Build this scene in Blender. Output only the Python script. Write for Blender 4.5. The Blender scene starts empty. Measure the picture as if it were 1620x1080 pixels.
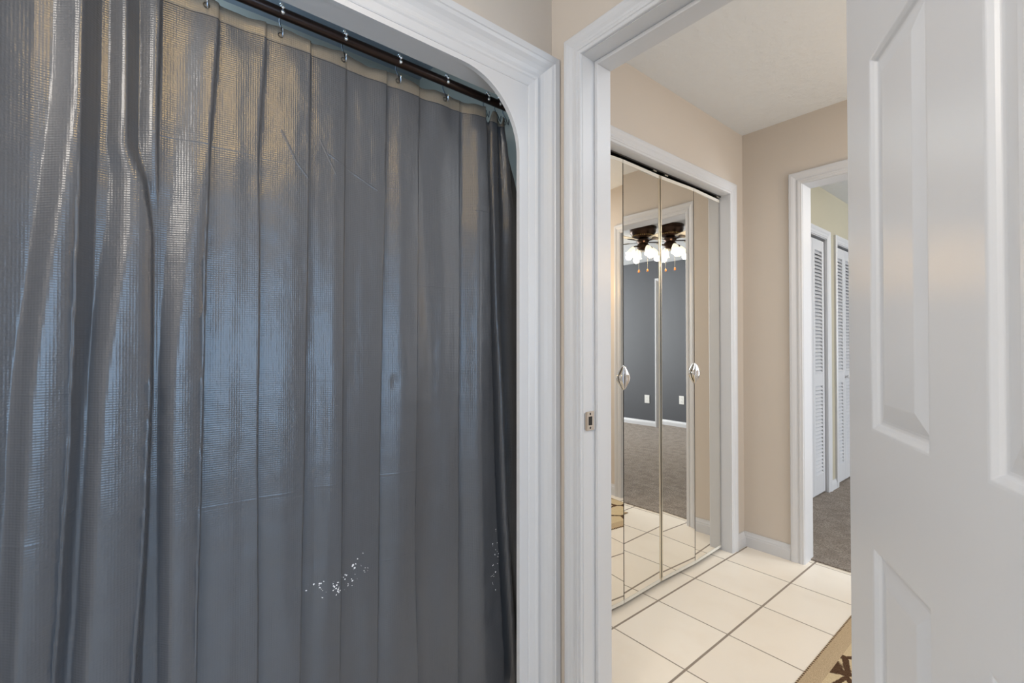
import bpy, bmesh, math, random
from mathutils import Vector, Matrix, noise
random.seed(7)
PI = math.pi
SC = bpy.context.scene
COL = SC.collection

# ------------------------------------------------------------------ camera
CAM_H = 1.177
cd = bpy.data.cameras.new('camera')
cam = bpy.data.objects.new('camera', cd); COL.objects.link(cam)
cam.location = (0, 0, CAM_H)
cd.sensor_width = 36.0
cd.lens = 36.0 * 730.0 / 1620.0
cam.rotation_euler = (math.radians(90.63), 0, math.radians(50.7))
cd.clip_start = 0.02
SC.camera = cam

# ------------------------------------------------------------------ view, world, lights
vs = SC.view_settings
vs.view_transform = 'Standard'; vs.look = 'None'; vs.gamma = 1.0; vs.use_curve_mapping = False
vs.exposure = 0.0
w = bpy.data.worlds.new('world'); SC.world = w; w.use_nodes = True
w.node_tree.nodes['Background'].inputs[0].default_value = (0.55, 0.68, 0.9, 1)
w.node_tree.nodes['Background'].inputs[1].default_value = 1.0

def lamp(name, kind, loc, power, color, size=0.1, size_y=None, rot=(0, 0, 0), spread=None):
    d = bpy.data.lights.new(name, kind)
    d.energy = power; d.color = color
    if kind == 'AREA':
        d.size = size
        if size_y:
            d.shape = 'RECTANGLE'; d.size_y = size_y
        if spread: d.spread = spread
    else:
        d.shadow_soft_size = size
    o = bpy.data.objects.new(name, d); COL.objects.link(o)
    o.location = loc; o.rotation_euler = rot
    return o

WARM = (1.0, 0.78, 0.52)
NEUT = (1.0, 0.965, 0.92)
COOL = (0.40, 0.67, 1.0)
# bathroom: daylight through the window opposite the tub, a vanity lamp, and unseen fills added for room and tub
lamp('window_daylight', 'AREA', (1.47, -0.05, 1.15), 37, COOL, 1.0, 1.6, (0, math.radians(90), 0))
lamp('bathroom_fill', 'POINT', (-0.40, -0.95, 2.14), 42, (1.0, 0.92, 0.82), 0.25)  # unseen fill, added to brighten the door and upper wall
lamp('tub_fill', 'POINT', (-1.6, -0.1, 2.30), 4.5, (0.62, 0.82, 1.0), 0.08)  # added cool fill that lifts the dark tub alcove, no fixture there
lamp('vanity_lamp', 'AREA', (0.04, 0.0, 2.34), 2.7, (1.0, 0.64, 0.20), 0.14, 0.6, (0, math.radians(52), 0), math.radians(95))
# dressing hall: ceiling lamp, warm wall lamp, and an unseen area fill added at the side
lamp('hall_ceiling_lamp', 'AREA', (0.25, 1.95, 2.41), 10.5, (0.84, 0.92, 1.0), 0.9, 0.9)
lamp('hall_side_fill', 'AREA', (1.35, 1.95, 1.45), 19, (0.80, 0.90, 1.0), 1.0, 1.3, (0, math.radians(90), 0))  # large unseen fill panel, added to light the hall walls
lamp('hall_wall_lamp', 'POINT', (0.22, 2.42, 1.70), 9, (1.0, 0.62, 0.22), 0.08)
# bedroom: unseen area fill added on the right, imitating daylight
lamp('bedroom_fill', 'AREA', (3.1, 4.6, 1.5), 130, (0.90, 0.95, 1.0), 1.8, 1.4, (0, math.radians(90), 0))  # added cool fill, no window is modelled behind it

# ------------------------------------------------------------------ materials
def srgb(r, g, b):
    f = lambda c: (c / 255 / 12.92) if c / 255 <= 0.04045 else ((c / 255 + 0.055) / 1.055) ** 2.4
    return (f(r), f(g), f(b), 1.0)

class NT:
    def __init__(s, name):
        s.m = bpy.data.materials.new(name); s.m.use_nodes = True
        s.t = s.m.node_tree; s.b = s.t.nodes['Principled BSDF']
    def n(s, typ, **kw):
        nd = s.t.nodes.new(typ)
        for k, v in kw.items():
            if k.startswith('i_'):
                nd.inputs[int(k[2:])].default_value = v
            else: setattr(nd, k, v)
        return nd
    def l(s, a, b): s.t.links.new(a, b)
    def math(s, op, a, b=None, c=None):
        nd = s.t.nodes.new('ShaderNodeMath'); nd.operation = op
        for i, v in enumerate((a, b, c)):
            if v is None: continue
            if isinstance(v, (int, float)): nd.inputs[i].default_value = v
            else: s.l(v, nd.inputs[i])
        return nd.outputs[0]
    def mix(s, fac, a, b):
        nd = s.t.nodes.new('ShaderNodeMix'); nd.data_type = 'RGBA'
        if isinstance(fac, (int, float)): nd.inputs[0].default_value = fac
        else: s.l(fac, nd.inputs[0])
        for i, v in ((6, a), (7, b)):
            if isinstance(v, tuple): nd.inputs[i].default_value = v
            else: s.l(v, nd.inputs[i])
        return nd.outputs[2]
    def noise(s, scale, detail=3, vec=None, rough=0.5):
        nd = s.t.nodes.new('ShaderNodeTexNoise'); nd.inputs['Scale'].default_value = scale
        nd.inputs['Detail'].default_value = detail; nd.inputs['Roughness'].default_value = rough
        s.l(vec if vec else s.pos(), nd.inputs['Vector'])
        return nd.outputs[0]
    def pos(s):
        if not hasattr(s, '_p'): s._p = s.t.nodes.new('ShaderNodeNewGeometry').outputs['Position']
        return s._p
    def xyz(s):
        if not hasattr(s, '_x'):
            nd = s.t.nodes.new('ShaderNodeSeparateXYZ'); s.l(s.pos(), nd.inputs[0]); s._x = nd.outputs
        return s._x
    def bump(s, h, strength, dist=0.001, prev=None):
        nd = s.t.nodes.new('ShaderNodeBump'); nd.inputs['Strength'].default_value = strength
        nd.inputs['Distance'].default_value = dist
        s.l(h, nd.inputs['Height'])
        if prev: s.l(prev, nd.inputs['Normal'])
        s.l(nd.outputs[0], s.b.inputs['Normal'])
        return nd.outputs[0]
    def ramp(s, v, lo, hi):
        nd = s.t.nodes.new('ShaderNodeMapRange'); nd.inputs[1].default_value = lo; nd.inputs[2].default_value = hi
        s.l(v, nd.inputs[0]); return nd.outputs[0]

def paint(name, col, rough=0.5, nscale=260, bs=0.12, var=0.03, spec=0.4):
    k = NT(name)
    c2 = tuple([x * (1 - var) for x in col[:3]] + [1])
    k.l(k.mix(k.noise(5, 2), col, c2), k.b.inputs['Base Color'])
    k.b.inputs['Roughness'].default_value = rough
    k.b.inputs['Specular IOR Level'].default_value = spec
    k.bump(k.noise(nscale, 2), bs, 0.0006)
    return k.m

M = {}
M['wall'] = paint('beige_wall_paint', srgb(205, 195, 184), 0.62, 190, 0.25)
M['white'] = paint('white_trim_paint', srgb(207, 208, 211), 0.32, 60, 0.05, 0.015)
M['door'] = paint('white_door_paint', srgb(220, 222, 226), 0.30, 40, 0.06, 0.012)
M['olive'] = paint('olive_beige_wall_paint', srgb(182, 176, 156), 0.6, 190, 0.2)
M['slate'] = paint('slate_grey_wall_paint', srgb(84, 86, 91), 0.6, 190, 0.2)
M['surround'] = paint('tub_surround_gloss', srgb(205, 205, 196), 0.25, 30, 0.03, 0.01)
M['shower_ceiling'] = paint('shower_ceiling_shade_tint', srgb(186, 196, 212), 0.5, 90, 0.1)  # blue-grey of the alcove's shade put into the ceiling colour
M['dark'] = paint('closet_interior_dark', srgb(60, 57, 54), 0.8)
M['edge'] = paint('mirror_edge_black', srgb(26, 25, 24), 0.5)

k = NT('stomped_ceiling'); M['ceiling'] = k.m
k.b.inputs['Base Color'].default_value = srgb(222, 225, 228); k.b.inputs['Roughness'].default_value = 0.85
h = k.ramp(k.noise(28, 4, rough=0.65), 0.42, 0.68)
k.bump(h, 0.5, 0.0025)

def metal(name, col, rough):
    k = NT(name); k.b.inputs['Base Color'].default_value = col
    k.b.inputs['Metallic'].default_value = 1; k.b.inputs['Roughness'].default_value = rough
    return k.m
M['chrome'] = metal('chrome', (0.82, 0.83, 0.85, 1), 0.08)
M['brass'] = metal('brushed_champagne', (0.80, 0.74, 0.62, 1), 0.3)
M['wire'] = metal('hook_wire', (0.30, 0.33, 0.37, 1), 0.2)
M['vent'] = metal('vent_gold', (0.55, 0.38, 0.14, 1), 0.35)
M['steel'] = metal('dark_steel', (0.10, 0.095, 0.09, 1), 0.4)
M['bronze'] = metal('oil_rubbed_bronze', (0.060, 0.036, 0.026, 1), 0.30)
k = NT('bronze_rod'); M['rod'] = k.m
k.b.inputs['Base Color'].default_value = (0.030, 0.015, 0.011, 1); k.b.inputs['Metallic'].default_value = 0.5
k.b.inputs['Roughness'].default_value = 0.28
k = NT('mirror_glass'); M['mirror'] = k.m
k.b.inputs['Base Color'].default_value = (0.90, 0.875, 0.82, 1); k.b.inputs['Metallic'].default_value = 1  # slight warm tint in the colour imitates warm light in the reflection
k.b.inputs['Roughness'].default_value = 0.006
k = NT('white_rail'); M['rail'] = k.m
k.b.inputs['Base Color'].default_value = srgb(222, 218, 208); k.b.inputs['Roughness'].default_value = 0.35

# tile
k = NT('cream_floor_tile'); M['tile'] = k.m
X, Y, Zc = k.xyz()[0:3]
def gline(k, co, o, pitch, half):
    f = k.math('FRACT', k.math('DIVIDE', k.math('SUBTRACT', co, o), pitch))
    d = k.math('MULTIPLY', k.math('MINIMUM', f, k.math('SUBTRACT', 1.0, f)), pitch)
    mr = k.n('ShaderNodeMapRange'); mr.inputs[1].default_value = half - 0.0008; mr.inputs[2].default_value = half + 0.0008
    k.l(d, mr.inputs[0]); return mr.outputs[0]
P = 0.3255
gx = gline(k, X, -1.236 - 10 * P, P, 0.0046); gy = gline(k, Y, 1.887 - 20 * P, P, 0.0027)
g = k.math('MINIMUM', gx, gy)
cx = k.math('FLOOR', k.math('DIVIDE', k.math('SUBTRACT', X, -1.236 - 10 * P), P))
cy = k.math('FLOOR', k.math('DIVIDE', k.math('SUBTRACT', Y, 1.887 - 20 * P), P))
cv = k.n('ShaderNodeCombineXYZ'); k.l(cx, cv.inputs[0]); k.l(cy, cv.inputs[1])
wn = k.n('ShaderNodeTexWhiteNoise'); k.l(cv.outputs[0], wn.inputs[0])
base = k.mix(k.math('MULTIPLY', wn.outputs[0], 0.7), srgb(243, 235, 222), srgb(237, 227, 212))
base = k.mix(k.math('MULTIPLY', k.ramp(k.noise(7, 5), 0.5, 0.75), 0.35), base, srgb(232, 220, 203))
spk = k.ramp(k.noise(70, 2), 0.80, 0.83)
base = k.mix(k.math('MULTIPLY', spk, 0.6), base, srgb(150, 130, 108))
k.l(k.mix(g, k.mix(k.noise(40, 3), srgb(158, 146, 132), srgb(134, 122, 110)), base), k.b.inputs['Base Color'])
k.l(k.math('SUBTRACT', 0.8, k.math('MULTIPLY', g, 0.52)), k.b.inputs['Roughness'])
nb = k.bump(g, 0.5, 0.0015); k.bump(k.noise(9, 3), 0.06, 0.004, nb)

# carpet
k = NT('brown_carpet'); M['carpet'] = k.m
f1 = k.noise(110, 5, rough=0.8); f2 = k.noise(14, 4)
c = k.mix(k.ramp(f1, 0.33, 0.67), srgb(92, 84, 78), srgb(206, 194, 182))
k.l(k.mix(k.math('MULTIPLY', k.ramp(f2, 0.4, 0.65), 0.45), c, srgb(128, 118, 109)), k.b.inputs['Base Color'])
k.b.inputs['Roughness'].default_value = 1.0; k.b.inputs['Specular IOR Level'].default_value = 0.05
nb = k.bump(f1, 1.0, 0.01); k.bump(f2, 0.6, 0.03, nb)

# rug
k = NT('beige_rug_with_brown_branches'); M['rug'] = k.m
X, Y, Zc = k.xyz()[0:3]
mp = k.n('ShaderNodeVectorMath', operation='MULTIPLY'); mp.inputs[1].default_value = (1.0, 0.75, 0.0)
k.l(k.pos(), mp.inputs[0])
vo = k.n('ShaderNodeTexVoronoi', feature='DISTANCE_TO_EDGE'); vo.inputs['Scale'].default_value = 8.0
k.l(mp.outputs[0], vo.inputs['Vector'])
wob = k.math('ADD', vo.outputs['Distance'], k.math('MULTIPLY', k.math('SUBTRACT', k.noise(90, 1), 0.5), 0.05))
line = k.math('SUBTRACT', 1.0, k.ramp(wob, 0.052, 0.07))
inner = k.math('MULTIPLY', k.math('GREATER_THAN', X, -0.632 + 0.062), k.math('LESS_THAN', Y, 2.74 - 0.02))
inner = k.math('MULTIPLY', inner, 1.0)
stitch = k.math('MULTIPLY', k.math('LESS_THAN', X, -0.632 + 0.007), k.math('GREATER_THAN', k.math('FRACT', k.math('MULTIPLY', Y, 70)), 0.45))
pile = k.noise(420, 3, rough=0.7)
bc = k.mix(k.ramp(pile, 0.35, 0.65), srgb(178, 154, 124), srgb(222, 200, 166))
fc = k.mix(k.ramp(pile, 0.35, 0.65), srgb(206, 184, 146), srgb(234, 216, 180))
cc = k.mix(inner, bc, fc)
dk = k.mix(k.ramp(pile, 0.4, 0.6), srgb(74, 54, 40), srgb(112, 86, 66))
cc = k.mix(k.math('MAXIMUM', k.math('MULTIPLY', line, inner), stitch), cc, dk)
k.l(cc, k.b.inputs['Base Color']); k.b.inputs['Roughness'].default_value = 1
k.b.inputs['Specular IOR Level'].default_value = 0.05
k.bump(pile, 0.9, 0.004)

# curtain vinyl
k = NT('grey_waffle_vinyl'); M['curtain'] = k.m
X, Y, Zc = k.xyz()[0:3]
base = k.mix(k.noise(3, 3), srgb(82, 84, 89), srgb(76, 78, 82))
# paint specks at knee height
def blob(cy_, cz_, ry, rz):
    a = k.math('DIVIDE', k.math('SUBTRACT', Y, cy_), ry); b = k.math('DIVIDE', k.math('SUBTRACT', Zc, cz_), rz)
    return k.math('SUBTRACT', 1.0, k.math('ADD', k.math('MULTIPLY', a, a), k.math('MULTIPLY', b, b)))
msk = k.math('MAXIMUM', blob(0.40, 0.572, 0.08, 0.028), k.math('MAXIMUM', blob(0.462, 0.60, 0.035, 0.04), blob(0.895, 0.50, 0.02, 0.10)))
msk = k.ramp(msk, 0.0, 0.7)
vs_n = k.n('ShaderNodeTexVoronoi'); vs_n.inputs['Scale'].default_value = 190; k.l(k.pos(), vs_n.inputs['Vector'])
sc_ = k.n('ShaderNodeSeparateColor'); k.l(vs_n.outputs['Color'], sc_.inputs[0])
rad = k.math('MULTIPLY', k.math('SUBTRACT', sc_.outputs[0], 0.55), 1.25)
sp = k.math('MULTIPLY', k.math('LESS_THAN', vs_n.outputs['Distance'], rad), k.math('GREATER_THAN', k.math('ADD', k.noise(45, 2), k.math('MULTIPLY', msk, 0.10)), 0.60))
sp = k.math('MULTIPLY', sp, k.math('GREATER_THAN', msk, 0.01))
base = k.mix(sp, base, srgb(225, 226, 228))
base = k.mix(k.math('GREATER_THAN', Zc, 1.9055), base, srgb(122, 115, 104))  # hem painted lighter and warmer, as if its double layer catches light
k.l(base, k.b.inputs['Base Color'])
k.b.inputs['Roughness'].default_value = 0.27
k.b.inputs['Specular IOR Level'].default_value = 0.55
# waffle emboss
wf = 2 * PI / 0.0048
wa = k.math('ADD', k.math('SINE', k.math('MULTIPLY', Y, wf)), k.math('SINE', k.math('MULTIPLY', Zc, wf)))
nb = k.bump(wa, 0.16, 0.0005)
# wrinkles
st = k.n('ShaderNodeVectorMath', operation='MULTIPLY'); st.inputs[1].default_value = (1.0, 1.0, 0.30)
k.l(k.pos(), st.inputs[0])
wr = k.noise(16, 5, st.outputs[0], 0.6)
nb = k.bump(wr, 0.42, 0.007, nb)
# packing creases and the hem seam
cr = None
for z0, tilt in ((1.62, 0.0), (1.355, 0.0), (1.09, 0.0), (0.825, 0.0), (0.56, 0.06), (0.295, 0.0)):
    d = k.math('ABSOLUTE', k.math('SUBTRACT', k.math('SUBTRACT', Zc, k.math('MULTIPLY', Y, tilt)), z0))
    v = k.math('SUBTRACT', 1.0, k.ramp(d, 0.0, 0.0028))
    cr = v if cr is None else k.math('MAXIMUM', cr, v)
cr = k.math('MULTIPLY', cr, k.math('MULTIPLY', k.ramp(k.noise(4, 2), 0.42, 0.70), 0.7))
def seg(y1, z1, y2, z2):
    L = math.hypot(y2 - y1, z2 - z1); ty, tz = (y2 - y1) / L, (z2 - z1) / L
    dy = k.math('SUBTRACT', Y, y1); dz = k.math('SUBTRACT', Zc, z1)
    al = k.math('ADD', k.math('MULTIPLY', dy, ty), k.math('MULTIPLY', dz, tz))
    cl = k.math('MINIMUM', k.math('MAXIMUM', al, 0.0), L)
    ac = k.math('ABSOLUTE', k.math('SUBTRACT', k.math('MULTIPLY', dz, ty), k.math('MULTIPLY', dy, tz)))
    d = k.math('ADD', ac, k.math('ABSOLUTE', k.math('SUBTRACT', al, cl)))
    return k.math('SUBTRACT', 1.0, k.ramp(d, 0.0, 0.003))
for q in ((.270, 1.695, .303, 1.627), (.303, 1.627, .335, 1.588), (.378, 1.67, .512, 1.603), (.36, 1.70, .40, 1.62), (.82, 1.60, .87, 1.60)):
    cr = k.math('MAXIMUM', cr, seg(*q))
nb = k.bump(cr, 0.45, 0.0016, nb)
sm = k.ramp(k.math('ABSOLUTE', k.math('SUBTRACT', Zc, 1.905)), 0.0008, 0.0024)
k.bump(sm, 0.8, 0.002, nb)

k = NT('lit_glass_shade'); M['shade'] = k.m
k.b.inputs['Base Color'].default_value = (0.95, 0.9, 0.82, 1)
k.b.inputs['Emission Color'].default_value = (1.0, 0.88, 0.68, 1); k.b.inputs['Emission Strength'].default_value = 1.1
k = NT('pale_wood_blade'); M['blade'] = k.m
X, Y, Zc = k.xyz()[0:3]
k.l(k.mix(k.noise(12, 3), srgb(222, 214, 200), srgb(196, 184, 166)), k.b.inputs['Base Color']); k.b.inputs['Roughness'].default_value = 0.35
k = NT('amber_pull'); M['amber'] = k.m
k.b.inputs['Base Color'].default_value = srgb(200, 116, 52); k.b.inputs['Roughness'].default_value = 0.3
k = NT('white_plastic'); M['plastic'] = k.m
k.b.inputs['Base Color'].default_value = srgb(225, 225, 222); k.b.inputs['Roughness'].default_value = 0.4
k = NT('slot_black'); M['black'] = k.m
k.b.inputs['Base Color'].default_value = srgb(25, 24, 24); k.b.inputs['Roughness'].default_value = 0.6
k = NT('window_glass'); M['glass'] = k.m
k.b.inputs['Base Color'].default_value = (0.8, 0.88, 1.0, 1); k.b.inputs['Transmission Weight'].default_value = 1.0
k.b.inputs['Roughness'].default_value = 0.3

# ------------------------------------------------------------------ mesh helpers (geometry is given in world coordinates)
def box(bm, x0, x1, y0, y1, z0, z1, bev=0.0):
    r = bmesh.ops.create_cube(bm, size=1)
    vsx = r['verts']
    for v in vsx:
        v.co = Vector(((x0 + x1) / 2 + v.co.x * (x1 - x0), (y0 + y1) / 2 + v.co.y * (y1 - y0), (z0 + z1) / 2 + v.co.z * (z1 - z0)))
    if bev > 0:
        es = list({e for v in vsx for e in v.link_edges})
        bmesh.ops.bevel(bm, geom=es, offset=bev, segments=2, affect='EDGES', profile=0.5)
    return vsx

def tube(bm, pts, r, seg=10, closed=False):
    pts = [Vector(p) for p in pts]; rings = []; n = len(pts)
    prev = None
    for i, p in enumerate(pts):
        if closed: d = pts[(i + 1) % n] - pts[i - 1]
        else: d = pts[min(i + 1, n - 1)] - pts[max(i - 1, 0)]
        d.normalize()
        if prev is None:
            a = d.orthogonal().normalized()
        else:
            a = (prev - d * prev.dot(d)).normalized()
        prev = a; b = d.cross(a)
        rr = r[i] if isinstance(r, (list, tuple)) else r
        rings.append([bm.verts.new(p + (a * math.cos(t) + b * math.sin(t)) * rr) for t in [2 * PI * j / seg for j in range(seg)]])
    m = n if closed else n - 1
    for i in range(m):
        A, B = rings[i], rings[(i + 1) % n]
        for j in range(seg):
            bm.faces.new((A[j], A[(j + 1) % seg], B[(j + 1) % seg], B[j]))
    if not closed:
        bm.faces.new(rings[0][::-1]); bm.faces.new(rings[-1])

def lathe(bm, prof, origin, seg=32, mat=None):
    rings = []
    O = Vector(origin)
    for r, z in prof:
        ring = []
        for j in range(seg):
            t = 2 * PI * j / seg
            v = Vector((r * math.cos(t), r * math.sin(t), z))
            if mat is not None: v = mat @ v
            ring.append(bm.verts.new(O + v))
        rings.append(ring)
    for A, B in zip(rings[:-1], rings[1:]):
        for j in range(seg):
            bm.faces.new((A[j], A[(j + 1) % seg], B[(j + 1) % seg], B[j]))
    return rings

def prism(bm, poly, to3, d0, d1):
    """poly: 2D outline; to3(u, v, d) -> point; extruded from d0 to d1"""
    a = [bm.verts.new(to3(u, v, d0)) for u, v in poly]
    b = [bm.verts.new(to3(u, v, d1)) for u, v in poly]
    bm.faces.new(a); bm.faces.new(b[::-1])
    n = len(poly)
    for i in range(n):
        bm.faces.new((a[i], b[i], b[(i + 1) % n], a[(i + 1) % n]))

def obj(name, bm, mat, parent=None, smooth=False, origin=None, **props):
    bmesh.ops.remove_doubles(bm, verts=bm.verts, dist=1e-6)
    bmesh.ops.recalc_face_normals(bm, faces=bm.faces)
    if parent is not None:
        O = Vector(parent['_org'])
    elif origin is not None: O = Vector(origin)
    else:
        xs = [v.co for v in bm.verts]
        O = Vector(((min(v.x for v in xs) + max(v.x for v in xs)) / 2, (min(v.y for v in xs) + max(v.y for v in xs)) / 2, min(v.z for v in xs)))
    for v in bm.verts: v.co -= O
    me = bpy.data.meshes.new(name); bm.to_mesh(me); bm.free()
    if isinstance(mat, (list, tuple)):
        for m_ in mat: me.materials.append(m_)
    else: me.materials.append(mat)
    o = bpy.data.objects.new(name, me); COL.objects.link(o)
    if parent is not None:
        o.parent = parent
        o.location = O - Vector(parent['_org']) if False else (0, 0, 0)
    else:
        o.location = O
    o['_org'] = tuple(O)
    if smooth:
        for p in me.polygons: p.use_smooth = True
        me.set_sharp_from_angle(angle=math.radians(40))
    for kk, vv in props.items(): o[kk] = vv
    return o

def thing(name, loc, label, category, group=None, kind=None):
    o = bpy.data.objects.new(name, None); COL.objects.link(o); o.location = loc
    o.empty_display_size = 0.05
    o['_org'] = tuple(loc); o['label'] = label; o['category'] = category
    if group: o['group'] = group
    if kind: o['kind'] = kind
    return o

S = 'structure'
def sbox(name, mat, b, label, cat='wall', parent=None, bev=0):
    bm = bmesh.new()
    for q in (b if isinstance(b, list) else [b]): box(bm, *q, bev=bev)
    if parent is not None: return obj(name, bm, mat, parent)
    return obj(name, bm, mat, None, kind=S, label=label, category=cat)

# ------------------------------------------------------------------ dimensions
H = 2.44
XS = -1.078           # face of the wall with the tub opening
XSB = -1.150          # its back face
OY0, OY1, OZ = -0.62, 0.907, 1.971
DY0, DY1 = 1.05, 1.164       # doorway wall
DX0, DX1, DZ = -0.942, -0.222, 2.063
CX = -1.257           # closet wall
CY0, CY1, CZ = 1.405, 2.640, 2.052
FY0, FY1 = 2.812, 2.928      # far wall
FX0, FX1, FZ = -0.935, -0.215, 2.063
LX = -1.272           # louvered closet wall of the bedroom
BX1, BY1 = 3.2, 6.0
RX = 1.5

# ------------------------------------------------------------------ floors, ceilings
sbox('floor', M['tile'], [(-2.0, RX, -1.6, 2.895, -0.08, 0.0)], 'cream square floor tiles with grey grout', 'floor')
sbox('floor_bedroom', M['carpet'], [(-2.0, BX1, 2.895, BY1, -0.08, 0.008)], 'brown grey cut pile carpet beyond the far doorway', 'floor')
sbox('ceiling', M['ceiling'], [(-1.150, RX + .1, -1.7, 1.1, H, H + 0.08), (-2.0, RX + .1, 1.1, FY1 - .05, H, H + 0.08)], 'white stomp textured ceiling of the tiled hall', 'ceiling')
sbox('ceiling_shower', M['shower_ceiling'], [(-2.0, -1.150, -.75, 1.1, H, H + 0.08)], 'pale ceiling above the tub behind the curtain', 'ceiling')
sbox('ceiling_bedroom', M['ceiling'], [(-2.0, BX1 + .1, FY1 - .05, BY1 + .1, H, H + 0.08)], 'white textured ceiling beyond the far doorway', 'ceiling')

# ------------------------------------------------------------------ walls
# tub wall
e = 0.04
sbox('wall_left', M['wall'], [(XSB, XS, -1.6, OY0 - e, 0, H), (XS - .016, XS, OY1 + e, DY0, 0, OZ + .012), (XSB, XS, OY0 - e, DY0, OZ + .012, H)],
     'beige wall around the curtained tub opening')
# white arched lining board of the tub opening
def arch_poly(y0, y1, top, r, Y0, Y1, T):
    pts = [(Y0, 0), (Y0, T), (Y1, T), (Y1, 0), (y1, 0)]
    for i in range(17):
        a = PI / 2 * i / 16
        pts.append((y1 - r + r * math.cos(a), top - r + r * math.sin(a)))
    for i in range(17):
        a = PI / 2 + PI / 2 * i / 16
        pts.append((y0 + r + r * math.cos(a), top - r + r * math.sin(a)))
    pts.append((y0, 0))
    return pts
trim1 = thing('trim_1', (XS, OY1, 0), 'white painted casing framing the tub opening with a rounded upper corner', 'door casing', kind=S)
bm = bmesh.new()
ap = arch_poly(OY0, OY1, OZ, 0.205, OY0 - e, OY1 + e, OZ + .03)
# build as strips (outline between the outer rectangle and the inner arch)
inner = ap[4:]
def outer_for(p):
    y, z = p
    return None
a0 = []
for (y, z) in inner:
    # matching point on the outer rectangle
    cyy = (OY0 + OY1) / 2
    if z <= OZ - 0.205 + 1e-6:
        q = (OY1 + e, z) if y > cyy else (OY0 - e, z)
    else:
        cc0 = (OY1 - 0.205, OZ - 0.205) if y > cyy else (OY0 + 0.205, OZ - 0.205)
        dx, dz = y - cc0[0], z - cc0[1]
        ty = ((OY1 + e - cc0[0]) / dx) if dx > 1e-6 else (((OY0 - e) - cc0[0]) / dx if dx < -1e-6 else 1e9)
        tz = (OZ + .03 - cc0[1]) / dz if dz > 1e-6 else 1e9
        t = min(ty, tz); q = (cc0[0] + dx * t, cc0[1] + dz * t)
    a0.append(q)
def strip_solid(bm, A, B, x0, x1):
    n = len(A)
    v = [[bm.verts.new((x, p[0], p[1])) for p in L] for x in (x0, x1) for L in (A, B)]
    a_, b_, c_, d_ = v   # A@x0, B@x0, A@x1, B@x1
    for i in range(n - 1):
        bm.faces.new((a_[i], a_[i + 1], b_[i + 1], b_[i])); bm.faces.new((c_[i], d_[i], d_[i + 1], c_[i + 1]))
        bm.faces.new((a_[i], c_[i], c_[i + 1], a_[i + 1])); bm.faces.new((b_[i], b_[i + 1], d_[i + 1], d_[i]))
    for i in (0, n - 1): bm.faces.new((a_[i], b_[i], d_[i], c_[i]))
strip_solid(bm, inner, a0, XS - 0.008, XS + 0.006)
# top corners of the outer rectangle
for yy, ys in ((OY1 + e, OY1 - .2), (OY0 - e, OY0 + .2)):
    pass
# fill corner wedges with small prisms behind the casing
obj('arched_lining', bm, M['white'], trim1, smooth=True)

def casing(bm, conv, a, b, top, prof, bottom=0.0):
    """conv(u, v, t) -> world; U-shaped mitred moulding round the opening a..b, top; prof = [(w, t)]"""
    rows = []
    for w_, t_ in prof:
        rows.append([bm.verts.new(conv(u, v, t_)) for u, v in ((a - w_, bottom), (a - w_, top + w_), (b + w_, top + w_), (b + w_, bottom))])
    for A, B in zip(rows[:-1], rows[1:]):
        for i in range(3):
            bm.faces.new((A[i], A[i + 1], B[i + 1], B[i]))
    bm.faces.new([r[0] for r in rows]); bm.faces.new([r[3] for r in rows][::-1])
PROF_L = [(0, 0), (0, .007), (.003, .009), (.022, .013), (.026, .016), (.031, .018), (.036, .017), (.038, .013), (.046, .014), (.056, .018), (.066, .025),
          (.076, .034), (.084, .038), (.086, .041), (.104, .042), (.107, .038), (.107, 0)]
PROF_S = [(0, 0), (0, .008), (.002, .010), (.010, .0105), (.012, .013), (.020, .0135), (.024, .010), (.032, .011), (.040, .015), (.050, .018), (.060, .018), (.064, .015), (.064, 0)]
bm = bmesh.new()
casing(bm, lambda u, v, t: (XS + 0.0005 + t, u, v), OY0 - .034, OY1 + .034, OZ + .016, PROF_L)
obj('casing', bm, M['white'], trim1, smooth=False)

bm = bmesh.new(); box(bm, XSB - .001, XS - .0085, OY0 - e, DY0 - .013, OZ + .001, OZ + .0115)
obj('soffit_board', bm, M['white'], trim1)

# tub alcove
sbox('wall_shower_back', M['surround'], [(-2.06, -1.96, -.75, DY0, 0, H)], 'glossy surround behind the curtain')
sbox('wall_shower_end', M['surround'], [(-1.96, XSB, OY0 - .13, OY0 - .05, 0, H)], 'glossy end wall of the tub alcove')
sbox('wall_shower_side', M['surround'], [(-1.96, XSB, DY0 - .012, DY0, 0, H)], 'pale end panel of the tub alcove beside the arch')

# doorway wall
g_ = 0.018
sbox('wall_doorway', M['wall'], [(-2.06, DX0 - g_, DY0, DY1, 0, H), (DX1 + g_, RX, DY0, DY1, 0, H), (DX0 - g_, DX1 + g_, DY0, DY1, DZ + g_, H)],
     'beige wall holding the white doorway into the tiled hall')
sbox('wall_right', M['wall'], [(RX, RX + .1, -1.7, -0.62, 0, H), (RX, RX + .1, .52, FY1, 0, H), (RX, RX + .1, -.62, .52, 0, .42), (RX, RX + .1, -.62, .52, 2.02, H)], 'beige wall with a window facing the tub')
sbox('wall_back', M['wall'], [(-2.06, RX, -1.7, -1.6, 0, H)], 'beige bathroom wall behind the viewer')

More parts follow.
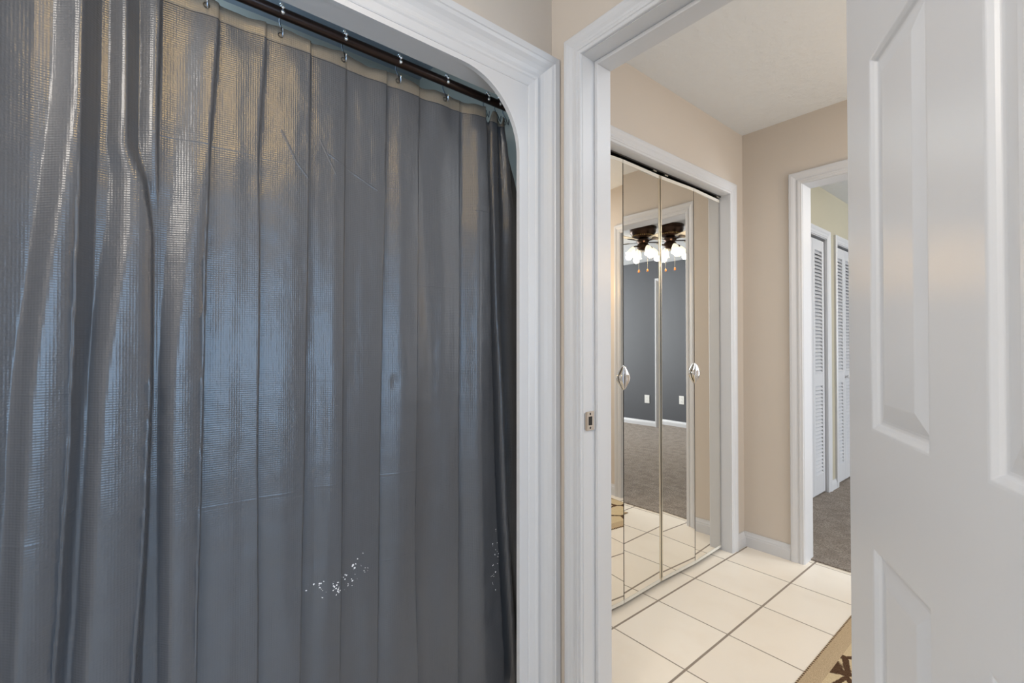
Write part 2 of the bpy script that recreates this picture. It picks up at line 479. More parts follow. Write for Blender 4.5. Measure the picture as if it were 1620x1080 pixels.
# window facing the tub
win = thing('window_1', (RX, -0.05, .42), 'white framed frosted window facing the tub', 'window', kind=S)
bm = bmesh.new()
for q in ((RX, RX + .06, -.62, -.57, .42, 2.02), (RX, RX + .06, .47, .52, .42, 2.02), (RX, RX + .06, -.57, .47, .42, .47), (RX, RX + .06, -.57, .47, 1.97, 2.02), (RX + .01, RX + .05, -.57, .47, 1.33, 1.37)):
    box(bm, *q)
obj('window_frame', bm, M['white'], win)
bm = bmesh.new(); box(bm, RX + .03, RX + .036, -.57, .47, .47, 1.97); obj('pane', bm, M['glass'], win)

# closet wall
sbox('wall_closet', M['wall'], [(CX - .09, CX, DY1, CY0 - .012, 0, H), (CX - .09, CX, CY1 + .012, FY0, 0, H), (CX - .09, CX, CY0 - .012, CY1 + .012, CZ + .012, H)],
     'beige wall around the mirrored closet doors')
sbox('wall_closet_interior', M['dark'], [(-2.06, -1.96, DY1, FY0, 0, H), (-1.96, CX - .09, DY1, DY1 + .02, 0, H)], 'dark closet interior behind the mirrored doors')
# far wall
sbox('wall_far', M['wall'], [(-2.06, FX0 - g_, FY0, FY1, 0, H), (FX1 + g_, RX, FY0, FY1, 0, H), (FX0 - g_, FX1 + g_, FY0, FY1, FZ + g_, H)],
     'beige far wall of the hall with a doorway to carpet')
# bedroom walls
LA0, LA1, LB0, LB1, LZ = 3.30, 4.325, 4.563, 5.56, 2.052
sbox('wall_louver_side', M['olive'], [(LX - .09, LX, FY1, LA0, 0, H), (LX - .09, LX, LA1, LB0, 0, H), (LX - .09, LX, LB1, BY1, 0, H),
     (LX - .09, LX, LA0, LA1, LZ, H), (LX - .09, LX, LB0, LB1, LZ, H)], 'olive beige wall with louvered closet doors')
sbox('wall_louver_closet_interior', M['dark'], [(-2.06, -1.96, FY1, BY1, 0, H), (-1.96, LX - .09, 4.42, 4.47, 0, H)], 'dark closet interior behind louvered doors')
BD0, BD1, BDZ = 0.22, 1.00, 2.06
sbox('wall_bedroom_back', M['slate'], [(-2.06, BD0, BY1, BY1 + .1, 0, H), (BD1, BX1, BY1, BY1 + .1, 0, H), (BD0, BD1, BY1, BY1 + .1, BDZ, H)], 'slate grey bedroom wall seen in the mirrors')
sbox('wall_bedroom_right', M['slate'], [(BX1, BX1 + .1, FY1, BY1, 0, H), (RX, BX1, FY0, FY1, 0, H)], 'slate grey bedroom side wall')
sbox('wall_bedroom_front', M['slate'], [(FX1 + .3, RX, FY1, FY1 + .012, 0, H)], 'slate grey face of the wall beside the doorway')

# ------------------------------------------------------------------ door frames
def door_frame(name, label, y0, y1, x0, x1, top, near=True, far=True, stop=None):
    root = thing(name, (x0, y0, 0), label, 'door frame', kind=S)
    bm = bmesh.new()
    box(bm, x0 - g_, x0, y0 - .001, y1 + .001, 0, top + g_); box(bm, x1, x1 + g_, y0 - .001, y1 + .001, 0, top + g_)
    box(bm, x0, x1, y0 - .001, y1 + .001, top, top + g_)
    obj('jamb', bm, M['white'], root)
    if stop:
        bm = bmesh.new(); s0, s1, st_ = stop
        box(bm, x0, x0 + st_, s0, s1, 0, top, .0015); box(bm, x1 - st_, x1, s0, s1, 0, top, .0015); box(bm, x0 + st_, x1 - st_, s0, s1, top - st_, top, .0015)
        obj('door_stop', bm, M['white'], root)
    if near:
        bm = bmesh.new(); casing(bm, lambda u, v, t: (u, y0 - .0005 - t, v), x0 - .002, x1 + .002, top + .002, PROF_S); obj('casing', bm, M['white'], root)
    if far:
        bm = bmesh.new(); casing(bm, lambda u, v, t: (u, y1 + .0005 + t, v), x0 - .002, x1 + .002, top + .002, PROF_S); obj('casing', bm, M['white'], root)
    return root
fr = door_frame('trim_2', 'white jamb and fluted casing of the near doorway with a latch plate', DY0, DY1, DX0, DX1, DZ, stop=(1.102, 1.166, .012))
# latch strike plate with its curved lip
bm = bmesh.new()
zc = .951
pts = []
N = 10
rows = []
for i in range(N + 1):
    t = i / N
    y = 1.046 + t * .052
    x = DX0 + .0022 if y > 1.062 else DX0 + .0022 - ((1.062 - y) / .016) ** 2 * .009
    hh = .029 if y > 1.062 else .029 * math.sqrt(max(.05, 1 - ((1.062 - y) / .0175) ** 2))
    rows.append((x, y, hh))
fa = [[bm.verts.new((x + dx, y, zc + s * hh)) for (x, y, hh) in rows] for dx in (0, .0018) for s in (-1, 1)]
for i in range(N):
    for (A, B) in ((0, 1), (2, 3), (0, 2), (1, 3)):
        bm.faces.new((fa[A][i], fa[A][i + 1], fa[B][i + 1], fa[B][i]))
for i in (0, N): bm.faces.new((fa[0][i], fa[1][i], fa[3][i], fa[2][i]))
sp_ = obj('strike_plate', bm, M['chrome'], fr, smooth=True, label='chrome strike plate')
bm = bmesh.new(); box(bm, DX0 + .0038, DX0 + .0048, 1.069, 1.084, zc - .013, zc + .013); obj('latch_slot', bm, M['black'], sp_)
bm = bmesh.new()
for dz in (-.021, .021):
    lathe(bm, [(.0, .0012), (.003, .001), (.0036, 0)], (DX0 + .004, 1.076, zc + dz), 12, Matrix.Rotation(PI / 2, 3, 'Y'))
obj('screw', bm, M['steel'], sp_)

door_frame('trim_3', 'white casing of the far doorway onto brown carpet', FY0, FY1, FX0, FX1, FZ)

# closet opening trim
root = thing('trim_4', (CX, CY1, 0), 'white casing around the mirrored closet doors', 'door casing', kind=S)
bm = bmesh.new()
box(bm, CX - .091, CX + .001, CY0 - .012, CY0, 0, CZ + .012); box(bm, CX - .091, CX + .001, CY1, CY1 + .012, 0, CZ + .012); box(bm, CX - .091, CX + .001, CY0, CY1, CZ, CZ + .012)
obj('jamb', bm, M['white'], root)
bm = bmesh.new(); casing(bm, lambda u, v, t: (CX + .0005 + t, u, v), CY0 - .001, CY1 + .001, CZ + .001, PROF_S); obj('casing', bm, M['white'], root)

# louvered closet trims
def lcasing(name, label, a, b):
    root = thing(name, (LX, b, 0), label, 'door casing', kind=S)
    bm = bmesh.new()
    box(bm, LX - .09, LX + .001, a, a + .012, 0, LZ); box(bm, LX - .09, LX + .001, b - .012, b, 0, LZ); box(bm, LX - .09, LX + .001, a + .012, b - .012, LZ - .012, LZ)
    obj('jamb', bm, M['white'], root)
    bm = bmesh.new(); casing(bm, lambda u, v, t: (LX + .0005 + t, u, v), a + .008, b - .008, LZ - .008, PROF_S); obj('casing', bm, M['white'], root)
lcasing('trim_5', 'white casing of the nearer louvered closet', LA0, LA1)
lcasing('trim_6', 'white casing of the farther louvered closet', LB0, LB1)

# bedroom back door frame (seen in the mirrors) with a plain white slab door
root = thing('trim_7', (BD0, BY1, 0), 'white door casing on the slate grey wall seen in the mirrors', 'door casing', kind=S)
bm = bmesh.new(); casing(bm, lambda u, v, t: (u, BY1 - .0005 - t, v), BD0, BD1, BDZ, PROF_L); obj('casing', bm, M['white'], root)

# ------------------------------------------------------------------ baseboards
BP = [(0, 0), (.014, 0), (.014, .052), (.012, .058), (.012, .064), (.007, .074), (.005, .084), (0, .084)]
def baseboard(name, label, p0, p1, nrm):
    """runs from p0 to p1 on the floor; nrm points into the room"""
    bm = bmesh.new(); rows = []
    for p in (p0, p1):
        rows.append([bm.verts.new((p[0] + nrm[0] * t, p[1] + nrm[1] * t, z + .0005)) for t, z in BP])
    n = len(BP)
    for i in range(n): bm.faces.new((rows[0][i], rows[0][(i + 1) % n], rows[1][(i + 1) % n], rows[1][i]))
    bm.faces.new(rows[0]); bm.faces.new(rows[1][::-1])
    return obj(name, bm, M['white'], None, kind=S, label=label, category='baseboard')
baseboard('baseboard_far', 'white baseboard at the foot of the far hall wall', (CX + .0, FY0 - .0005), (FX0 - .067, FY0 - .0005), (0, -1))
baseboard('baseboard_closet', 'short white baseboard between mirrored closet and far corner', (CX + .0005, CY1 + .066), (CX + .0005, FY0 - .014), (1, 0))
baseboard('baseboard_doorway', 'short white baseboard between tub casing and near doorway', (XS + .028, DY0 - .0005), (DX0 - .067, DY0 - .0005), (0, -1))
baseboard('baseboard_far_right', 'white baseboard right of the far doorway', (FX1 + .067, FY0 - .0005), (RX, FY0 - .0005), (0, -1))
baseboard('baseboard_bedroom', 'white baseboard on the slate grey wall', (BD1 + .107, BY1 - .0005), (BX1, BY1 - .0005), (0, -1))
baseboard('baseboard_louver', 'white baseboard piece between the louvered closets', (LX + .0005, LA1 + .060), (LX + .0005, LB0 - .060), (1, 0))
baseboard('baseboard_left', 'white baseboard below the slate wall left of the bedroom door', (LX, BY1 - .0005), (BD0 - .107, BY1 - .0005), (0, -1))

# ------------------------------------------------------------------ white six panel door, standing open at the right
door = thing('door_1', (-0.2347, 1.0375, 0.0), 'open white six panel door filling the right edge', 'door', kind=S)
ANG = math.radians(30.06)
dv = Vector((math.sin(ANG), -math.cos(ANG), 0)); nv = Vector((-math.cos(ANG), -math.sin(ANG), 0))
face0 = Vector((-0.265, 1.02, 0)); TH = 0.035
def dpt(s, z, out): return face0 + dv * s + Vector((0, 0, z)) + nv * out
sg = [0, .107, .300, .415, .608, .715]; zg = [.012, .245, .856, 1.041, 1.647, 1.745, 1.925, 2.042]
PR = [(0, 0), (.004, -.0005), (.009, -.005), (.012, -.009), (.016, -.0095), (.020, -.009), (.046, -.0025), (.048, -.0022)]
bm = bmesh.new()
for side in (0, 1):
    f = (lambda s, z, d: dpt(s, z, d)) if side == 0 else (lambda s, z, d: dpt(s, z, -TH - d))
    for i in range(5):
        for j in range(7):
            a, b, c0, d0 = sg[i], sg[i + 1], zg[j], zg[j + 1]
            if i in (1, 3) and j in (1, 3, 5):
                prev = None
                for w_, dep in PR:
                    ring = [bm.verts.new(f(*q, dep)) for q in ((a + w_, c0 + w_), (b - w_, c0 + w_), (b - w_, d0 - w_), (a + w_, d0 - w_))]
                    if prev:
                        for q in range(4): bm.faces.new((prev[q], prev[(q + 1) % 4], ring[(q + 1) % 4], ring[q]))
                    prev = ring
                bm.faces.new(prev)
            else:
                bm.faces.new([bm.verts.new(f(*q, 0)) for q in ((a, c0), (b, c0), (b, d0), (a, d0))])
for a, b in ((0, 0), (1, 1)):
    s = sg[0] if a == 0 else sg[-1]
    for j in range(7):
        bm.faces.new([bm.verts.new(dpt(s, z, o)) for z, o in ((zg[j], 0), (zg[j + 1], 0), (zg[j + 1], -TH), (zg[j], -TH))])
for z in (zg[0], zg[-1]):
    for i in range(5):
        bm.faces.new([bm.verts.new(dpt(s, z, o)) for s, o in ((sg[i], 0), (sg[i + 1], 0), (sg[i + 1], -TH), (sg[i], -TH))])
leaf = obj('door_leaf', bm, M['door'], door)
md = leaf.modifiers.new('bevel', 'BEVEL'); md.width = .0012; md.segments = 2; md.limit_method = 'ANGLE'; md.angle_limit = math.radians(25)
for sgn in (1, -1):
    bm = bmesh.new()
    A = nv * sgn; rot = Vector((0, 0, 1)).rotation_difference(A).to_matrix()
    o_ = dpt(.655, .93, 0 if sgn > 0 else -TH)
    lathe(bm, [(0, 0), (.030, 0), (.030, .005), (.013, .010), (.011, .025), (.020, .034), (.027, .045), (.025, .056), (.012, .062), (0, .063)], o_, 28, rot)
    obj('door_knob', bm, M['brass'], door, smooth=True)
for z in (.22, 1.02, 1.82):
    bm = bmesh.new(); lathe(bm, [(0, -.045), (.0055, -.045), (.0055, .045), (0, .045)], (-0.2215, 1.0215, z), 14)
    obj('hinge', bm, M['brass'], door, smooth=True)

# ------------------------------------------------------------------ mirrored bifold doors
def panel_frame(p, q):
    p = Vector((p[0], p[1], 0)); q = Vector((q[0], q[1], 0)); d = (q - p).normalized(); n = Vector((d.y, -d.x, 0))
    return p, d, n, (q - p).length
def pbox(bm, fr_, s0, s1, o0, o1, z0, z1):
    p, d, n, L = fr_
    c = [[[bm.verts.new(p + d * s + n * o + Vector((0, 0, z))) for z in (z0, z1)] for o in (o0, o1)] for s in (s0, s1)]
    F = lambda *a: bm.faces.new(a)
    F(c[0][0][0], c[0][0][1], c[0][1][1], c[0][1][0]); F(c[1][0][0], c[1][1][0], c[1][1][1], c[1][0][1])
    F(c[0][0][0], c[1][0][0], c[1][0][1], c[0][0][1]); F(c[0][1][0], c[0][1][1], c[1][1][1], c[1][1][0])
    F(c[0][0][0], c[0][1][0], c[1][1][0], c[1][0][0]); F(c[0][0][1], c[1][0][1], c[1][1][1], c[0][1][1])
MZ0, MZ1 = .018, 2.030
def mirror_leaf(root, p, q, edges):
    fr_ = panel_frame(p, q); L = fr_[3]
    bm = bmesh.new(); pbox(bm, fr_, .0003, L - .0003, -.016, -.0025, MZ0, MZ1); b_ = obj('backing', bm, M['edge'], root)
    bm = bmesh.new(); pbox(bm, fr_, .0028, L - .0028, -.0024, 0.0, MZ0 + .014, MZ1 - .014); obj('mirror_panel', bm, M['mirror'], root)
    bm = bmesh.new(); pbox(bm, fr_, .0015, L - .0015, -.0024, .0015, MZ1 - .014, MZ1 + .002); obj('top_rail', bm, M['rail'], root)
    bm = bmesh.new(); pbox(bm, fr_, .0015, L - .0015, -.0024, .001, MZ0 - .002, MZ0 + .013); obj('bottom_rail', bm, M['rail'], root)
    for ed in edges:
        bm = bmesh.new(); s = (.003, .010) if ed == 0 else (L - .010, L - .003)
        pbox(bm, fr_, s[0], s[1], -.0024, .0025, MZ0, MZ1); obj('edge_strip', bm, M['brass'], root)
    return fr_
def leaf_pull(root, fr_, side, z):
    """half of a leaf shaped chrome pull; side 0: starts at s=0, 1: ends at s=L"""
    p, d, n, L = fr_
    bm = bmesh.new(); N = 16; rows = []
    for i in range(N + 1):
        t = -1 + 2 * i / N
        wv = .030 * (1 - abs(t) ** 1.5) * (0.85 + .15 * math.cos(t * PI))+.0008
        row = []
        for j in range(7):
            f_ = j / 6
            off = wv * f_
            s = off + .002 if side == 0 else L - .002 - off
            hgt = .003 + .015 * (1 - t * t) * (1 - (1 - f_) ** 2 * .75) if f_ < .99 else .002
            row.append(bm.verts.new(p + d * s + n * hgt + Vector((0, 0, z + t * .056))))
        rows.append(row)
    for A, B in zip(rows[:-1], rows[1:]):
        for j in range(6): bm.faces.new((A[j], A[j + 1], B[j + 1], B[j]))
    o = obj('pull_handle', bm, M['chrome'], root, smooth=True)
    m_ = o.modifiers.new('solid', 'SOLIDIFY'); m_.thickness = .0015
MX = -1.310
JY = [1.412, 1.722, 2.027, 2.332, 2.637]
r1 = thing('mirrored_bifold_door', (MX, 1.72, 0), 'mirrored bifold closet door nearest the near doorway, showing the rug', 'door', 'mirrored closet doors')
r2 = thing('mirrored_bifold_door', (MX, 2.33, 0), 'mirrored bifold closet door nearest the far corner, beside the white casing', 'door', 'mirrored closet doors')
A1, A2, A3 = (MX - .014, JY[0]), (MX + .006, JY[1]), (MX, JY[2])
B2, B3 = (MX + .0095, JY[3]), (MX - .002, JY[4])
f1_ = mirror_leaf(r1, A1, A2, []); f2_ = mirror_leaf(r1, A2, (A3[0], A3[1] - .001), [1])
f3_ = mirror_leaf(r2, (A3[0], A3[1] + .001), B2, [0]); f4_ = mirror_leaf(r2, B2, B3, [])
leaf_pull(r1, f1_, 1, 1.035); leaf_pull(r1, f2_, 0, 1.035)
leaf_pull(r2, f3_, 1, 1.035); leaf_pull(r2, f4_, 0, 1.035)
tr = thing('door_track', (MX, 2.03, CZ), 'dark metal track above the mirrored closet doors', 'door track')
bm = bmesh.new(); box(bm, MX - .020, MX + .008, CY0 + .002, CY1 - .002, CZ - .007, CZ - .001); obj('channel', bm, M['steel'], tr)
for yy in (JY[2] - .05, JY[2] + .05, JY[4] - .03):
    bm = bmesh.new(); box(bm, MX - .012, MX + .006, yy - .014, yy + .014, CZ - .013, CZ - .007); obj('track_guide', bm, M['brass'], tr)

# ------------------------------------------------------------------ louvered bifold doors
def louver_leaf(root, y0, y1, x):
    TT = .028; st_ = .042
    lf = bmesh.new()
    z0, z1 = .020, 2.022
    box(lf, x - TT, x, y0, y0 + st_, z0, z1, .002); box(lf, x - TT, x, y1 - st_, y1, z0, z1, .002)
    for a, b in ((z0, z0 + .15), (.865, .965), (z1 - .085, z1)):
        box(lf, x - TT, x - .001, y0 + st_ - .001, y1 - st_ + .001, a, b)
    o = obj('leaf_frame', lf, M['white'], root)
    sl = bmesh.new()
    for a, b in ((z0 + .15, .865), (.965, z1 - .085)):
        n = int((b - a) / .0285)
        for i in range(n):
            zc = a + (i + .5) * (b - a) / n
            vs_ = box(sl, -.021, .021, y0 + st_ - .002, y1 - st_ + .002, -.0032, .0032)
            bmesh.ops.rotate(sl, verts=vs_, cent=(0, 0, 0), matrix=Matrix.Rotation(math.radians(48), 3, 'Y'))
            for v in vs_: v.co += Vector((x - TT / 2, 0, zc))
    obj('louver_slats', sl, M['white'], root)
def louver_door(label, a, leafw, n, x, knob_y):
    root = thing('louvered_bifold_door', (x, a, 0), label, 'door', 'louvered closet doors')
    for i in range(n): louver_leaf(root, a + i * leafw + .0015, a + (i + 1) * leafw - .0015, x)
    bm = bmesh.new()
    lathe(bm, [(0, 0), (.010, 0), (.008, .010), (.014, .018), (.016, .026), (.011, .032), (0, .033)], (x, knob_y, .915), 20, Matrix.Rotation(PI / 2, 3, 'Y'))
    obj('knob', bm, M['white'], root, smooth=True)
louver_door('white louvered bifold closet door nearer the far doorway', LA0 + .014, .2485, 4, LX - .012, LA0 + .6)
louver_door('white louvered bifold closet door with a round knob, farther in', LB0 + .014, .242, 4, LX - .012, 4.838)

# ------------------------------------------------------------------ rug
bm = bmesh.new()
RU = (-.632, .38, 1.30, 2.74)
nx, ny = 40, 60
grid = [[None] * (ny + 1) for _ in range(nx + 1)]
for i in range(nx + 1):
    for j in range(ny + 1):
        x = RU[0] + (RU[1] - RU[0]) * i / nx; y = RU[2] + (RU[3] - RU[2]) * j / ny
        ed = min(i, nx - i, j, ny - j)
        z = .0035 if ed == 0 else .009 + .0012 * noise.noise(Vector((x * 4, y * 4, 0)))
        grid[i][j] = bm.verts.new((x, y, z))
for i in range(nx):
    for j in range(ny):
        bm.faces.new((grid[i][j], grid[i + 1][j], grid[i + 1][j + 1], grid[i][j + 1]))
bd = [v for i in range(nx + 1) for v in grid[i]]
r = bmesh.ops.extrude_face_region(bm, geom=list(bm.faces))
for g2 in r['geom']:
    if isinstance(g2, bmesh.types.BMVert): g2.co.z = .0008
obj('area_rug', bm, M['rug'], None, smooth=True, label='beige area rug with brown branching lines on the tiles', category='rug')

# ------------------------------------------------------------------ shower curtain rod
RODX, RODZ, RODR = -1.2, 1.9765, .0127
rod = thing('curtain_rod', (RODX, .2, RODZ), 'dark bronze shower curtain rod across the tub opening', 'curtain rod')
bm = bmesh.new(); tube(bm, [(RODX, OY0 - .049, RODZ), (RODX, .3, RODZ), (RODX, DY0 - .013, RODZ)], RODR, 24); obj('pole', bm, M['rod'], rod, smooth=True)
for ya, sgn in ((OY0 - .0495, 1), (DY0 - .0125, -1)):
    bm = bmesh.new(); lathe(bm, [(0, 0), (.030, 0), (.030, .008), (.018, .016), (.0165, .03), (.0128, .03)], (RODX, ya, RODZ), 28, Matrix.Rotation(-PI / 2 * sgn, 3, 'X'))
    obj('flange', bm, M['rod'], rod, smooth=True)

# ------------------------------------------------------------------ shower curtain
def lerp_tab(tab, z):
    """tab: [(y, z)] with falling z"""
    if z >= tab[0][1]: return tab[0][0]
    if z <= tab[-1][1]:
        return tab[-1][0]
    for (y0, z0), (y1, z1) in zip(tab[:-1], tab[1:]):
        if z0 >= z >= z1:
            t = (z0 - z) / (z0 - z1); t = t * t * (3 - 2 * t) * .5 + t * .5
            return y0 + (y1 - y0) * t
# folds from left to right: path of the crest line [(y, z)], depth [(amount, z)], width of the turn-back, part of the panel over which it swells [top, middle]
ED = [
 ([(-.515, 1.95), (-.50, .05)], [(.030, 2), (.030, 0)], .03, (0, .6), (0, .6)),
 ([(-.415, 1.95), (-.42, .05)], [(.028, 2), (.030, 0)], .03, (0, .6), (0, .6)),
 ([(-.315, 1.95), (-.31, .05)], [(.030, 2), (.030, 0)], .03, (0, .6), (0, .6)),
 ([(-.190, 1.95), (-.192, 1.45), (-.215, .05)], [(.026, 2), (.020, 1.5), (.016, 0)], .045, (.1, .9), (0, .7)),
 ([(-.079, 1.84), (-.080, 1.65), (-.086, 1.33), (-.092, 1.04), (-.104, .70), (-.111, .55), (-.13, .05)], [(.026, 2), (.030, 1.66), (.036, 1.2), (.036, .7), (.02, 0)], .024, (.5, 1), (0, .42)),
 ([(-.016, 1.85), (-.015, 1.58), (.010, 1.51), (.025, 1.40), (.025, 1.11), (.018, .85), (.002, .50), (-.02, .05)], [(.026, 2), (.020, 1.6), (.030, 1.3), (.038, .9), (.036, .5), (.02, 0)], .020, (.45, 1), (0, .36)),
 ([(.036, 1.88), (.032, 1.63), (.034, 1.45), (.040, .05)], [(.022, 2), (.016, 1.62), (.0, 1.47), (0, 0)], .004, (.2, .9), (0, 1)),
 ([(.139, 1.90), (.123, 1.59), (.116, 1.31), (.112, .97), (.105, .50), (.10, .05)], [(.010, 2), (.014, 1.6), (.022, 1.2), (.020, .5), (.016, 0)], .004, (.3, 1), (.0, .38)),
 ([(.234, 1.90), (.219, 1.61), (.223, 1.39), (.221, .95), (.224, .52), (.225, .05)], [(.006, 2), (.010, 1.6), (.011, 1.2), (.009, .5), (.010, 0)], .003, (0, .5), (0, .62)),
 ([(.334, 1.94), (.330, 1.49), (.324, .94), (.317, .48), (.31, .05)], [(.010, 2), (.010, 1.5), (.010, 1.0), (.010, .3), (.01, 0)], .003, (.1, .8), (0, .8)),
 ([(.424, 1.90), (.418, 1.26), (.415, .77), (.413, .36), (.41, .05)], [(.003, 2), (.006, 1.2), (.008, .7), (.004, .3), (.008, 0)], .003, (0, .9), (.3, .7)),
 ([(.537, 1.93), (.532, 1.61), (.524, 1.26), (.517, .75), (.513, .32), (.51, .05)], [(.008, 2), (.010, 1.3), (.007, .8), (.005, 0)], .004, (.1, .8), (.1, .8)),
 ([(.638, 1.92), (.632, 1.72), (.626, 1.08), (.621, .63), (.632, .21), (.635, .05)], [(.004, 2), (.010, 1.3), (.013, .7), (.014, 0)], .003, (0, .5), (0, .55)),
 ([(.775, 1.92), (.769, 1.37), (.766, .15)], [(.003, 2), (.010, 1.3), (.012, 0)], .003, (.1, .5), (.3, .8)),
 ([(.862, 1.90), (.872, 1.38), (.890, .87), (.929, .08)], [(.026, 2), (.032, 1.3), (.036, 0)], .006, (.1, .7), (.05, .6)),
 ([(.912, 1.91), (.918, 1.38), (.937, .86), (.985, .08)], [(.018, 2), (.020, 1.3), (.028, .8), (.032, 0)], .008, (.15, .6), (.4, .9)),
 ([(.944, 1.93), (.972, 1.72), (.992, 1.60), (1.002, 1.3), (1.02, .05)], [(.018, 2), (.018, 1.6), (.012, 1.3), (.024, .6), (.026, 0)], .006, (.4, .8), (0, .8)),
]
def amp(tab, z):
    if z >= tab[0][1]: return tab[0][0]
    for (a0_, z0), (a1_, z1) in zip(tab[:-1], tab[1:]):
        if z0 >= z >= z1: return a0_ + (a1_ - a0_) * (z0 - z) / (z0 - z1)
    return tab[-1][0]
def sm(t): t = max(0, min(1, t)); return t * t * (3 - 2 * t)
HOOKS = [.117, .267, .417, .569, .722, .874, .921, .955]
def hookdist(y):
    return min(abs(y - h_) for h_ in HOOKS + [-.033, -.183, -.333, -.483])
def fold_row(z):
    es = [lerp_tab(e_[0], z) for e_ in ED]; am = [amp(e_[1], z) for e_ in ED]
    m = sm((z - 1.0) / .75)
    sh = [(e_[3][0] * m + e_[4][0] * (1 - m), e_[3][1] * m + e_[4][1] * (1 - m)) for e_ in ED]
    es = [-.62] + es + [1.06]; am = [.0] + am + [.0]; dw = [.01] + [e_[2] for e_ in ED]; sh = sh + [(0, 1)]
    for i in range(1, len(es)):
        if es[i] < es[i - 1] + .004: es[i] = es[i - 1] + .004
    return es, am, dw, sh
def prof_x(y, z, row=None):
    es, am, dw, sh = row or fold_row(z)
    i = 0
    while i < len(es) - 2 and y > es[i + 1]: i += 1
    L = es[i + 1] - es[i]; d = y - es[i]
    drop = min(dw[i], L * .4)
    x = am[i] * (1 - (d / drop) ** .8 if d < drop and dw[i] > .01 else 1 - sm(d / drop))
    t = max(0, (d - drop * .6) / (L - drop * .6))
    s0, s1 = sh[i]
    q = max(0, min(1, (t - s0) / (s1 - s0)))
    x += am[i + 1] * (sm(q) * .55 + math.sin(q * PI / 2) * .45)
    fac = max(0, min(1, (.95 - s1) / .35)) * max(0, min(1, (.16 - y) / .03))
    if fac > 0 and t > s1:
        x -= fac * .11 * L * ((t - s1) / (1 - s1)) ** 2
    return x
bm = bmesh.new()
NY, NZ = 900, 120
ZB = .06
vv = []
for j in range(NZ + 1):
    v_ = j / NZ
    row = []
    zz = 1.945 - (1.945 - ZB) * v_
    yR = 1.030 - .072 * (1 - sm((1.93 - zz) / .34)) if zz > 1.59 else 1.030
    yL = -.60
    frow = fold_row(zz)
    for i in range(NY + 1):
        u = i / NY
        y = yL + (yR - yL) * u
        z = zz
        hz = sm((zz - 1.80) / .13)
        z += hz * (-.008 * min(1, hookdist(y) / .07) + .004 * noise.noise(Vector((y * 30, 0, 3))))
        z -= .045 * sm((zz - 1.85) / .09) * (math.exp(-((y - .880) / .009) ** 2) + .7 * math.exp(-((y - .934) / .007) ** 2))
        x = prof_x(y, zz, frow)
        x *= 1 - .35 * sm((zz - 1.84) / .1)
        x += .0075 * noise.noise(Vector((y * 11, zz * 1.1, 1.7))) + .0012 * noise.noise(Vector((y * 34, zz * 3, 5.1)))
        x += .004 * hz * noise.noise(Vector((y * 26, zz * 2, 8.3)))
        x += .0012 * noise.noise(Vector((y * 22, zz * 22, 9.0))) * (1.0 + .8 * sm((.9 - zz) / .4))
        x += .0022 * sm((.95 - zz) / .35) * noise.noise(Vector((y * 7 + zz * 4, zz * 20, 4.4))) * (1 + 1.2 * sm((-.06 - y) / .1))
        # dimple
        dd = ((y - .561) ** 2 + (zz - 1.077) ** 2) / .012 ** 2
        x -= .006 * math.exp(-dd)
        # diagonal pull creases on the right bunch
        x = RODX - .008 + x
        x = min(x, -1.115)
        row.append(bm.verts.new((x, y, z)))
    vv.append(row)
for j in range(NZ):
    for i in range(NY):
        bm.faces.new((vv[j][i], vv[j + 1][i], vv[j + 1][i + 1], vv[j][i + 1]))
cur = obj('shower_curtain', bm, M['curtain'], None, origin=(RODX, .2, ZB), label='dark grey waffle vinyl shower curtain drawn across the tub opening', category='shower curtain')
for p in cur.data.polygons: p.use_smooth = True
m_ = cur.modifiers.new('solid', 'SOLIDIFY'); m_.thickness = .0006; m_.offset = -1

# ------------------------------------------------------------------ hooks
def ring_pts(cx, cy, cz, r, tilt=0, n=20):
    return [(cx + r * math.cos(2 * PI * i / n), cy + tilt * math.sin(2 * PI * i / n), cz + r * math.sin(2 * PI * i / n)) for i in range(n)]
def make_hook(y, label):
    root = thing('curtain_hook', (RODX, y, RODZ + .012), label, 'curtain hook', 'roller hooks on the shower rod')
    bm = bmesh.new()
    pts = []
    # wire over the rod, down the back, S-curve to the front and into the curtain
    for i in range(13):
        a = math.radians(-30 + 220 * i / 12)
        pts.append((RODX + .0155 * math.cos(a), y, RODZ + .0155 * math.sin(a)))
    R = .0014
    x0 = pts[-1][0]
    down = [(x0 + .000, y, RODZ - .014), (x0 + .006, y + .001, RODZ - .026), (x0 + .014, y + .002, RODZ - .038), (x0 + .020, y + .002, RODZ - .052), (x0 + .0285, y + .001, RODZ - .064), (x0 + .0315, y, RODZ - .058), (x0 + .033, y, RODZ - .047)]
    wire = [(RODX + .0185, y, RODZ - .013)] + pts + down
    tube(bm, wire, R, 8); obj('wire', bm, M['wire'], root, smooth=True)
    for a_ in (-24, 16, 58):
        bm = bmesh.new(); a = math.radians(a_)
        c_ = Vector((RODX + .0175 * math.cos(a), y, RODZ + .0175 * math.sin(a)))
        rr = .0052
        lathe(bm, [(rr * math.sin(t) + 1e-5, -rr * math.cos(t)) for t in [PI * q / 10 for q in range(11)]], c_, 16)
        obj('roller_ball', bm, M['chrome'], root, smooth=True)
    return root
HL = ['chrome roller hook at the upper frame edge, leftmost on the rod', 'chrome roller hook, second from the left along the rod', 'chrome roller hook, third from the left along the rod',
      'chrome roller hook, fourth from the left along the rod', 'chrome roller hook, fifth from the left along the rod', 'chrome roller hook where the gathered end of the curtain starts',
      'chrome roller hook next to last before the arched corner', 'chrome roller hook deepest behind the arched corner']
h0 = make_hook(HOOKS[0], HL[0])
